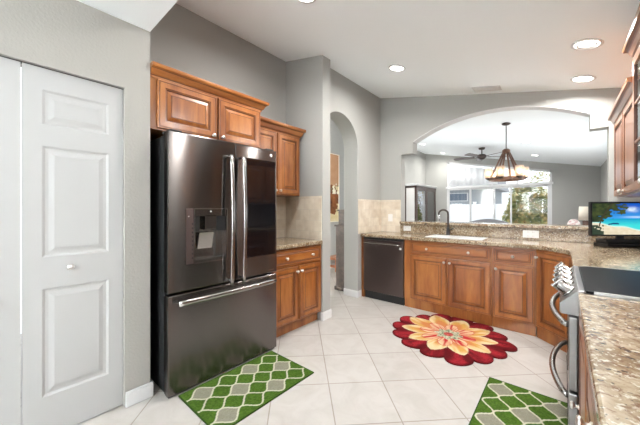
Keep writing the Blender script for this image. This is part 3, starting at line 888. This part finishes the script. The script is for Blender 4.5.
for j in range(1, NR+1):
    for i in range(NT):
        th = 2*PI*i/NT; R0 = flower_r(th)
        if math.sin(th) > .5: R0 = min(R0, .535/math.sin(th))
        r = R0*j/NR
        vs.append((r*math.cos(th), r*math.sin(th), .012 if j < NR-1 else .010)); cols.append(flower_col(r, th))
for i in range(NT): vs.append((vs[1+(NR-1)*NT+i][0], vs[1+(NR-1)*NT+i][1], 0)); cols.append(RD)
for i in range(NT):
    k = (i+1) % NT
    fs.append((0, 1+i, 1+k))
    for j in range(NR): fs.append((1+j*NT+i, 1+(j+1)*NT+i, 1+(j+1)*NT+k, 1+j*NT+k))
me = bpy.data.meshes.new('flower_rug'); me.from_pydata(vs, [], fs)
ca = me.color_attributes.new('Col', 'FLOAT_COLOR', 'POINT'); ca.data.foreach_set('color', [c for col in cols for c in (*col, 1)])
me.materials.append(M['rug'])
o = bpy.data.objects.new('flower_rug', me); C.objects.link(o); o.location = (-.875, 3.0, .0005)
tag(o, 'large red and yellow flower shaped rug on the tiles before the sink cabinet', 'rug')

# ------------------------------------------------------------------ lamps in the ceiling, vent
KT = math.atan(.217); LT = math.atan(.1993)
def downlight(x, y, f, tilt, label, r=.075, group=None, watts=None, gimbal=False, room='kitchen'):
    z = f(x)
    t = thing('ceiling_downlight', label, 'ceiling light', (x, y, z), 0, group)
    t.rotation_euler = (0, tilt, 0)
    MB().lathe([(r+.022, -.0005), (r+.022, -.006), (r+.004, -.010), (r, -.004), (r, -.0005)], n=28).build('trim_ring', 'white', t)
    MB().lathe([(r-.001, -.0035), (r-.001, -.0042), (0, -.0045)], n=24).build('lens', 'lamp_disc', t)
    if gimbal: MB().lathe([(r-.012, -.006), (r-.012, -.012), (r-.022, -.012), (r-.022, -.006)], n=24).build('gimbal_ring', 'white', t)
    L = area_light('downlight_beam', (0, 0, -.02), (0, 0, 0), r*1.8, 0, watts or DOWNLIGHT_W, (1, .98, .95), 160, 'DISK')
    L.parent = t
KL = [(-1.447, 3.036, 'round ceiling downlight nearest the doorway arch', False), (.141, 3.008, 'round ceiling downlight with a gimbal ring, the larger of the two at upper right', True),
      (.148, 3.77, 'round ceiling downlight above the corner, closest to the pass-through arch wall on the right', False), (-1.50, 1.555, 'round ceiling downlight above the refrigerator front, cut by the top of the photo', False)]
KL += [(.15, 1.75, 'round ceiling downlight above the near right counter beside the glass-door wall cabinet', False)]
for x, y, l, g in KL: downlight(x, y, kceil, KT, l, gimbal=g)
LL = [(-.573, 7.12, 'living room downlight just right of the chandelier rod'), (-.534, 8.917, 'living room downlight farther back, right of the chandelier'),
      (-3.043, 8.022, 'living room downlight at the far left end of the wide arch'), (-2.999, 9.698, 'small living room downlight left of the ceiling fan')]
for x, y, l in LL: downlight(x, y, lceil, LT, l, r=.07)
t = thing('ceiling_vent', 'small white vent in the sloped kitchen ceiling above the arch', 'vent', (-.70, 3.90, kceil(-.70)), 0)
t.rotation_euler = (0, KT, 0)
MB().box(-.15, .15, -.075, .075, -.008, -.0005).build('frame', 'white', t)
m = MB()
for k in range(5): m.box(-.13, .13, -.055+k*.024, -.045+k*.024, -.014, -.008)
m.build('louvre', 'plate', t)

# ------------------------------------------------------------------ chandelier
cx0, cy0 = -.70, 5.45
zc = lceil(cx0)
t = thing('chandelier', 'rustic wagon wheel chandelier with lit glass shades hanging beyond the bar', 'chandelier', (cx0, cy0, 1.765))
H = zc-1.765
MB().lathe([(.0, H-.035), (.04, H-.033), (.062, H-.018), (.062, H-.004)], n=24).build('canopy', 'bronze', t)
MB().cyl((0, 0, .48), (0, 0, H-.03), .007).build('rod', 'bronze', t)
MB().lathe([(.045, .415), (.055, .42), (.055, .47), (.03, .49), (0, .49)], n=16).build('hub', 'rustic', t)
m = MB()
NS = 12
ring = [(.25*math.cos(2*PI*i/NS), .25*math.sin(2*PI*i/NS)) for i in range(NS)]
ring2 = [(.218*math.cos(2*PI*i/NS), .218*math.sin(2*PI*i/NS)) for i in range(NS)]
m.prism(ring, 'Z', -.022, .022, holes=[ring2]); m.build('wheel_ring', 'rustic', t, bevel=.003)
for k in range(6):
    a = 2*PI*k/6+.35
    c, s = math.cos(a), math.sin(a)
    MB().tube([(.045*c, .045*s, .43), (.225*c, .225*s, .01)], .013, 6).build('arm', 'rustic', t)
    cup = MB().lathe([(.012, -.01), (.045, .012), (.050, .022), (.02, .024)], .250*c, .250*s, 14).build('candle_cup', 'bronze', t)
    MB().lathe([(.052, .024), (.058, .11), (.055, .185), (.0545, .185), (.0565, .11), (.051, .025)], .250*c, .250*s, 16).build('glass_shade', 'amber_glass', t)
    MB().cyl((.250*c, .250*s, .024), (.250*c, .250*s, .065), .012, 8).sphere((.250*c, .250*s, .10), .028, 1, 12, (1, 1, 1.35)).build('bulb', ['plate', 'bulb'], t)

# ceiling fan
fx, fy = -1.56, 8.1
zf = lceil(fx)
t = thing('ceiling_fan', 'dark bronze ceiling fan with five blades in the living room', 'ceiling fan', (fx, fy, zf-.24))
MB().lathe([(.0, .18), (.06, .185), (.075, .215), (.075, .225)], n=20).cyl((0, 0, .06), (0, 0, .19), .013).build('downrod', 'bronze', t)
MB().lathe([(0, -.07), (.05, -.068), (.075, -.04), (.10, -.02), (.10, .03), (.07, .06), (0, .065)], n=24).build('motor', 'bronze', t)
for k in range(5):
    a = 2*PI*k/5+.62
    m = MB()
    R_ = Matrix.Rotation(a, 4, 'Z') @ Matrix.Rotation(math.radians(12), 4, 'X')
    pl = [(.16, -.05), (.20, -.06), (.62, -.075), (.66, -.05), (.66, .05), (.62, .075), (.20, .06), (.16, .05)]
    m.prism(pl, 'Z', -.004, .004); m.box(.08, .20, -.02, .02, -.012, -.004)
    bmesh.ops.transform(m.bm, matrix=R_, verts=m.bm.verts)
    m.build('blade', 'dark_wood', t)

# ------------------------------------------------------------------ living room sliding door and transom
w = MB()
w.box(WX0, WX0+.05, 10.29, 10.40, 0, 1.99).box(WX1-.05, WX1, 10.29, 10.40, 0, 1.99).box(WX0, WX1, 10.29, 10.40, 0, .04).box(WX0-.03, WX1+.03, 10.25, 10.42, 1.985, 2.05)
w.prism([(WX0, 2.05), (WX0+.05, 2.05), (WX0+.05, 2.93), (WX0, 2.93)], 'Y', 10.33, 10.40)
w.prism([(WX0, 2.87), (WX1, 2.33), (WX1, 2.39), (WX0, 2.93)], 'Y', 10.33, 10.40)
w.prism([(WX1-.05, 2.05), (WX1, 2.05), (WX1, 2.39), (WX1-.05, 2.39)], 'Y', 10.33, 10.40)
for x in (-1.70, -1.05): w.box(x-.02, x+.02, 10.34, 10.39, 2.05, 2.9-.2*(x-WX0)-.02)
win = struct(w, 'window_1', 'white')
def sash(x0, x1, y, fr=.045):
    m = MB().prism([(x0, .04), (x1, .04), (x1, 1.985), (x0, 1.985)], 'Y', y, y+.03, holes=[[(x0+fr, .12), (x1-fr, .12), (x1-fr, 1.93), (x0+fr, 1.93)]])
    o = m.build('sash', 'white', win)
    MB().box(x0+fr, x1-fr, y+.012, y+.016, .12, 1.93).build('pane', 'glass', o)
sash(WX0+.05, -2.32, 10.31, .03); sash(-2.36, -1.62, 10.345, .06); sash(-1.68, -1.18, 10.31, .04); sash(-1.23, WX1-.05, 10.345, .05)
MB().prism([(WX0+.05, 2.05), (WX1-.05, 2.05), (WX1-.05, 2.34), (WX0+.05, 2.87)], 'Y', 10.36, 10.365).build('transom_pane', 'glass', win)
# pleated sheer behind the left part of the transom
m = MB(); NP = 72
xa, xb = WX0+.06, -1.55
rows = []
for i in range(NP+1):
    x = xa+(xb-xa)*i/NP
    ph = i/NP*8*2*PI
    y = 10.295+.018*math.sin(ph)
    rows.append((m.bm.verts.new((x, y, 2.07)), m.bm.verts.new((x, y, 2.80-.1995*(x-WX0)+.02*abs(math.sin(ph/2))))))
for A, B in zip(rows, rows[1:]):
    f = m.bm.faces.new([A[0], B[0], B[1], A[1]]); f.smooth = True
o = m.build('sheer_curtain', 'sheer'); so = o.modifiers.new('solid', 'SOLIDIFY'); so.thickness = .003
tag(o, 'white pleated sheer curtain across the transom above the sliding door', 'curtain')

# ------------------------------------------------------------------ living room furniture
t = thing('display_cabinet', 'dark wood display cabinet with glass doors in the far left living room corner', 'cabinet', (-3.42, 8.50, 0), PI/2)
CW, CD, CH = 1.76, .372, 2.07
m = MB()
for x in (0, CW-.05): m.box(x, x+.05, 0, .05, 0, CH-.06).box(x, x+.05, CD-.05, CD, 0, CH-.06)
m.box(0, CW, 0, CD, 0, .10).box(0, CW, 0, CD, CH-.12, CH-.06).box(.05, CW-.05, CD-.02, CD, .10, CH-.12)
m.build('frame', 'dark_wood', t)
MB().box(-.02, CW+.005, -.03, CD, CH-.06, CH-.03).box(-.035, CW+.005, -.045, CD, CH-.03, CH).build('cornice', 'white', t)  # white stands in for light caught on the dark wood top
for z in (.55, 1.0, 1.45): MB().box(.05, CW-.05, .03, CD-.02, z, z+.015).build('shelf', 'dark_wood', t)
MB().box(.010, .016, .05, CD-.05, .10, CH-.12).build('side_panel', 'plate', t)
for k in range(2):
    x0 = .05+k*.82; x1 = x0+.82
    o = MB().prism([(x0, .10), (x1, .10), (x1, CH-.12), (x0, CH-.12)], 'Y', -.005, .02, holes=[[(x0+.07, .17), (x1-.07, .17), (x1-.07, CH-.19), (x0+.07, CH-.19)]]).build('door', 'dark_wood', t)
    MB().box(x0+.06, x1-.06, .004, .009, .16, CH-.18).build('pane', 'mirror_glass', o)

def cushion(m, x0, x1, y0, y1, z0, z1, b=.05, mi=0): m.box(x0, x1, y0, y1, z0, z1, mi, b, 3)
t = thing('sofa', 'grey curved-back loveseat seen from behind in front of the sliding door', 'sofa', (-1.44, 8.2, 0))
m = MB(); NB = 16
poly = [(-.46, .30), (.46, .30)] + [(.46-.92*i/NB, .93+.10*math.sin(PI*i/NB)) for i in range(NB+1)]
m.prism(poly, 'Y', -.02, .14); m.build('backrest', 'grey_fabric', t, bevel=.03)
m = MB(); cushion(m, -.46, .46, .13, .80, .12, .45); m.build('seat', 'grey_fabric', t)
for s in (-1, 1):
    m = MB(); cushion(m, s*.46-(.0 if s > 0 else .14), s*.46+(.14 if s > 0 else 0), 0, .80, .10, .64); m.build('armrest', 'grey_fabric', t)
for s in (-1, 1):
    for y in (.05, .72): MB().box(s*.50-.03, s*.50+.03, y, y+.05, 0, .12).build('leg', 'dark_wood', t)

t = thing('armchair', 'pale floral armchair peeking over the bar beside the table lamp', 'armchair', (.185, 8.75, 0), PI)
m = MB()
poly = [(-.27, .30), (.27, .30), (.26, .70)] + [(.11*math.cos(PI*i/14), .93+.12*math.sin(PI*i/14)) for i in range(15)] + [(-.26, .70)]
m.prism(poly, 'Y', .12, .26); m.build('backrest', 'floral', t, bevel=.03)
m = MB(); cushion(m, -.28, .28, -.42, .14, .14, .46); m.build('seat', 'floral', t)
for s in (-1, 1):
    m = MB(); cushion(m, s*.34-.06, s*.34+.06, -.42, .2, .14, .62); m.build('armrest', 'floral', t)
    for y in (-.38, .16): MB().box(s*.30-.025, s*.30+.025, y, y+.05, 0, .15).build('leg', 'dark_wood', t)
t = thing('side_table', 'brown wooden side table under the cream lamp by the right wall', 'table', (.44, 9.45, 0))
MB().box(-.22, .22, -.22, .22, .60, .64, 0, .005).build('tabletop', 'rustic', t)
for sx in (-1, 1):
    for sy in (-1, 1): MB().box(sx*.18-.02, sx*.18+.02, sy*.18-.02, sy*.18+.02, 0, .60).build('leg', 'rustic', t)
t = thing('table_lamp', 'table lamp with a cream drum shade and brown wooden base beside the television', 'lamp', (.415, 9.40, .642))
MB().box(-.075, .075, -.075, .075, 0, .03).box(-.055, .055, -.055, .055, .03, .355, 0, .006).build('base', 'rustic', t)
MB().lathe([(.135, .365), (.118, .70), (.116, .70), (.133, .365)], n=28).build('lamp_shade', 'shade', t)
MB().cyl((0, 0, .355), (0, 0, .50), .01).sphere((0, 0, .54), .03, 0).build('bulb', 'plate', t)

# ------------------------------------------------------------------ hall behind the doorway arch
def paint_col(x, y):
    u, v = x/.95, y/1.48
    n = vnoise(u*10, v*16)*.6+vnoise(u*26, v*40)*.4
    c = lerp(srgb(176, 132, 98), srgb(190, 150, 116), n)
    if v < .52: c = lerp(srgb(226, 214, 180), srgb(200, 180, 130), n)
    d = ((u-.72)/.30)**2+((v-.30)/.24)**2
    if d+(n-.5)*1.6 < .8: c = lerp(srgb(70, 36, 20), srgb(150, 92, 48), n*1.2-.1)
    if .40 < v < .56 and n > .55: c = srgb(235, 228, 205)
    if v > .44 and v < .54 and n < .36: c = srgb(110, 120, 90)
    return c
t = thing('wall_painting', 'tall painting of brown flowers on beige seen through the doorway arch', 'painting', (-3.785, 4.08, 1.00), PI/2)
MB().box(0, .95, -.0, .012, 0, 1.48).box(0, .012, -.02, 0, 0, 1.48).box(.938, .95, -.02, 0, 0, 1.48).box(0, .95, -.02, 0, 0, .012).box(0, .95, -.02, 0, 1.468, 1.48).build('frame', 'shade', t)
color_grid('canvas', .926, 1.456, 60, 96, paint_col, 'canvas', t, upright=True, loc=(.012, -.004, .012))
t = thing('carved_chest', 'tall narrow dark carved wood chest just inside the doorway arch', 'chest', (-2.735, 3.54, 0), -PI/2)
m = MB().box(-.55, -.02, 0, .25, .03, 1.00).box(-.57, 0, -.015, .25, 0, .06).box(-.57, 0, -.018, .25, 1.00, 1.03); m.build('body', 'carved', t, bevel=.004)
MB().box(-.53, -.05, .03, .25, 1.03, 1.24).box(-.55, -.03, .02, .25, 1.24, 1.27).build('hutch_top', 'carved', t, bevel=.004)
for k in range(4):
    o = MB().rings(-.52, -.05, .09+k*.225, .29+k*.225, [(0, -.002, 0), (0, .012, 0), (.03, .016, 0), (.05, .006, 0), (.06, .006, 0)], 0).build('drawer_front', 'carved', t)
    for x in (-.40, -.17): MB().sphere((x, -.022, .19+k*.225), .016, 0, 10).build('knob', 'bronze', o)
t = thing('low_stool', 'low orange-brown wooden stool on the hall floor seen through the doorway', 'stool', (-3.62, 4.72, 0))
MB().box(-.13, .17, -.2, .25, .24, .29, 0, .008).build('seat', 'orange_wood', t)
for sx in (-.10, .14):
    for sy in (-.16, .21): MB().box(sx-.025, sx+.025, sy-.025, sy+.025, 0, .24).build('leg', 'orange_wood', t)
MB().box(-.10, .14, -.17, -.15, .08, .13).box(-.10, .14, .20, .22, .08, .13).build('stretcher', 'orange_wood', t)

# ------------------------------------------------------------------ outdoors beyond the sliding door
struct(MB().box(-14, 12, 10.6, 34, -.25, -.04), 'ground', 'concrete')
t = thing('garden_fence', 'white vinyl garden fence seen through the sliding door', 'fence', (-3.0, 16.0, -.04))
for k in range(5):
    x = -4.0+k*1.8
    m = MB().box(x+.06, x+1.74, -.02, .02, .08, 1.50).box(x+.06, x+1.74, -.035, .035, .04, .14).box(x+.06, x+1.74, -.035, .035, 1.49, 1.58)
    for j in range(8): m.box(x+.07+j*.21, x+.075+j*.21, -.023, -.02, .14, 1.49)
    m.build('panel', 'vinyl', t)
for k in range(6):
    x = -4.0+k*1.8
    MB().box(x-.06, x+.06, -.06, .06, 0, 1.66).box(x-.075, x+.075, -.075, .075, 1.66, 1.70).build('post', 'vinyl', t)
t = thing('neighbour_house', 'pale grey house with dark windows behind the white fence', 'house', (-7.5, 22, -.04))
MB().box(-5, 3.6, 0, 6, 0, 2.75).build('wall', 'stucco', t)
MB().prism([(-.6, 2.75), (6.6, 2.75), (3, 3.9)], 'X', -5.5, 4.1).build('roof', 'roof', t)
for x0, x1 in ((-1.2, .4), (.7, 2.4)):
    o = MB().box(x0, x1, -.04, .02, 1.9, 2.5).build('window', 'white', t)
    MB().box(x0+.06, x1-.06, -.05, -.03, 1.95, 2.45).build('pane', 'house_glass', o)
def bush(name, label, loc, rx, ry, rz, n, seed):
    rnd = random.Random(seed)
    t = thing(name, label, 'bush', loc)
    m = MB()
    for k in range(n):
        z = rnd.uniform(-.75, 1); a = rnd.uniform(0, 2*PI); rr = math.sqrt(max(0, 1-z*z))*rnd.uniform(.72, 1.02)
        lump = 1+.13*math.sin(3*a+z*4)+.08*math.sin(7*a-5*z)
        c = Vector((rx*rr*lump*math.cos(a), ry*rr*lump*math.sin(a), rz*(1+z*lump)))
        q = Matrix.Rotation(rnd.uniform(0, 2*PI), 4, 'Z') @ Matrix.Rotation(rnd.uniform(-.9, .9), 4, 'X') @ Matrix.Rotation(rnd.uniform(-.9, .9), 4, 'Y')
        L, Wd = rnd.uniform(.06, .10), rnd.uniform(.03, .05)
        pts = [(-L, 0, 0), (0, -Wd, .012), (L, 0, 0), (0, Wd, .012)]
        m.quad([c + (q @ Vector(p)) for p in pts])
    m.build('foliage', 'leaves', t)
    m = MB()
    for k in range(6):
        a = 2*PI*k/6
        m.tube([(0, 0, -.0), (.2*rx*math.cos(a), .2*ry*math.sin(a), rz*.5), (.6*rx*math.cos(a), .6*ry*math.sin(a), rz*1.2)], .02, 6)
    m.build('stem', 'bark', t)
bush('garden_bush', 'round yellow-green bush outside the right side of the sliding door', (-.92, 13.0, -.04), .78, .75, 1.05, 7000, 3)
bush('garden_bush', 'taller green shrub behind the fence seen through the right of the transom', (.2, 19.5, -.04), 1.9, 1.2, 2.2, 2600, 5)
